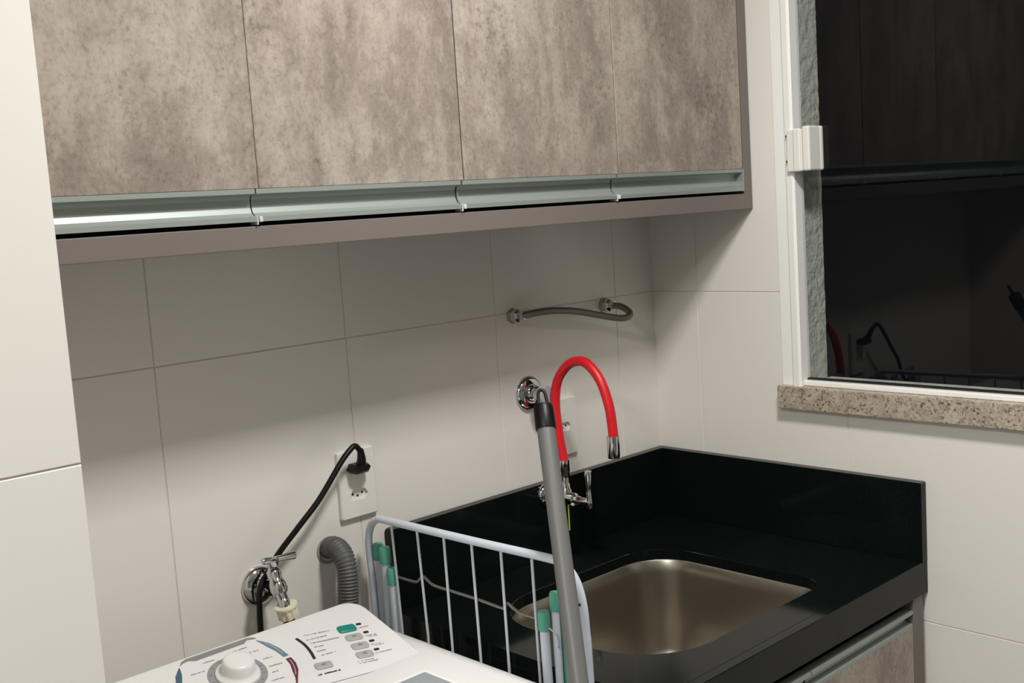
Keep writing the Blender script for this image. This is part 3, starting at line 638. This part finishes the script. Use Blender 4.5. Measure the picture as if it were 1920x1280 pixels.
# ------------------------------------------------------------------ folding drying rack
rk = thing('drying_rack', (-0.80, -0.27, 0), 'folded white wire drying rack with teal caps standing between washer and counter', 'drying rack')
RX = -0.80
fp = [(RX, -0.0525, 0.0), (RX, -0.0460, 0.55), (RX, -0.0415, 0.98), (RX, -0.0385, 1.060), (RX, -0.0400, 1.094), (RX, -0.0500, 1.1160), (RX, -0.0680, 1.1275), (RX, -0.0950, 1.1295), (RX, -0.3144, 1.1321),
      (RX, -0.4500, 1.1345), (RX, -0.4750, 1.1325), (RX, -0.4945, 1.1225), (RX, -0.5065, 1.1050), (RX, -0.5130, 1.0800), (RX, -0.5155, 1.045), (RX, -0.5175, 0.97), (RX, -0.523, 0.5), (RX, -0.529, 0.0)]
obj('frame_tube', *tube(catmull(fp, 6), 0.0062, 14), M['rackw'], rk, smooth=True, auto=60)
ys = [-0.1047, -0.1694, -0.2334, -0.2962, -0.3590, -0.4216]
yb_ = [-0.1120, -0.1775, -0.2350, -0.2990, -0.3600, -0.4230]
for a, b in zip(ys, yb_):
    obj('wire', *tube([(RX - 0.001, a, 1.128), (RX - 0.001, a + (b - a) * 1.0, 0.96), (RX - 0.001, b, 0.30)], 0.0021, 8), M['wirec'], rk, smooth=True, auto=60)
obj('bottom_bar', *tube([(RX, -0.049, 0.30), (RX, -0.525, 0.30)], 0.005, 10), M['rackw'], rk, smooth=True, auto=60)
xw = [(-0.0850, 1.0400), (-0.1084, 1.0386), (-0.1491, 1.0392), (-0.1590, 1.0440), (-0.1704, 1.0520), (-0.1828, 1.0474), (-0.1978, 1.0428), (-0.2453, 1.0425), (-0.2993, 1.0420), (-0.3484, 1.0402), (-0.3543, 1.0431),
      (-0.3605, 1.0500), (-0.3700, 1.0465), (-0.3861, 1.0414), (-0.4213, 1.0405), (-0.4400, 1.0400)]
obj('cross_wire', *tube(catmull([(RX + 0.0035, y, z) for y, z in xw], 4), 0.0022, 8), M['wire'], rk, smooth=True, auto=60)
def arm(x, y0, y1, ztop, r, name='folding_arm'):
    a = obj(name, *tube([(x, y1, 0.25), (x, y0, ztop - 0.012)], r, 14), M['rackw'], rk, smooth=True, auto=60)
    d = Vector((0, y0 - y1, ztop - 0.25)).normalized()
    obj('end_cap', *lathe([(r + 0.0014, -0.027), (r + 0.0016, -0.025), (r + 0.0016, -0.003), (r + 0.0006, -0.0004), (0, 0)], (x, y0, ztop), d, 20), M['teal'], a, smooth=True, auto=50)
    return a
arm(-0.793, -0.0535, -0.0560, 1.0840, 0.0072)
arm(-0.798, -0.0770, -0.0790, 1.0830, 0.0074)
arm(-0.799, -0.0945, -0.0970, 1.0525, 0.0072)
a1 = arm(-0.8065, -0.4435, -0.4525, 1.0600, 0.0068)
arm(-0.790, -0.4500, -0.4540, 1.0840, 0.0056)
obj('teal_brace', *tube([(-0.774, -0.4560, 0.25), (-0.774, -0.4530, 1.0780)], 0.0078, 12), M['teal'], rk, smooth=True, auto=60)['label'] = 'teal plastic brace'
obj('elastic_cord', *tube(catmull([(-0.8065, -0.4500, 1.0385), (-0.802, -0.4560, 1.0320), (-0.798, -0.4585, 1.0230), (-0.797, -0.4590, 1.0080)], 4), 0.0011, 6), M['wirec'], a1, smooth=True)
obj('frame_rivet', *tube([(RX - 0.0070, -0.5128, 1.0835), (RX - 0.0030, -0.5128, 1.0835)], 0.0022, 8), M['gasket'], rk)
done()

# ------------------------------------------------------------------ grey pole leaning on the rack
top = Vector((-0.76018, -0.42125, 1.33711)); u = Vector((0.293774, 0.385217, 0.874817)); foot = Vector((-1.2092, -1.01003, 0.0)) + u * 0.012
bp = thing('mop_pole', (-1.2092, -1.01003, 0.0), 'grey metal pole with black end cap and hanging loop leaning on the drying rack', 'pole')
RP = 0.0128
obj('pole', *tube([foot + u * 0.01, top - u * 0.02], RP, 24), M['pole'], bp, smooth=True, auto=60)
obj('end_cap', *lathe([(RP + 0.0014, -0.036), (RP + 0.0018, -0.034), (RP + 0.0014, -0.006), (RP - 0.0005, -0.001), (RP - 0.004, 0.0), (0, 0.0003)], top, u, 24), M['blackp'], bp, smooth=True, auto=40)
sd = Vector(RT) - u * Vector(RT).dot(u); sd.normalize()
L = [top + sd * a + u * b for a, b in ((-0.0068, -0.002), (-0.0056, 0.009), (-0.0040, 0.0185), (0.0000, 0.0215), (0.0040, 0.0185), (0.0056, 0.009), (0.0068, -0.002))]
obj('hanging_loop', *tube(catmull(L, 5), 0.0023, 10), M['blackp'], bp, smooth=True)
obj('foot_cap', *lathe([(RP + 0.0015, 0), (RP + 0.0015, 0.03), (RP, 0.032)], foot, u, 20), M['blackp'], bp, smooth=True, auto=40)
done()
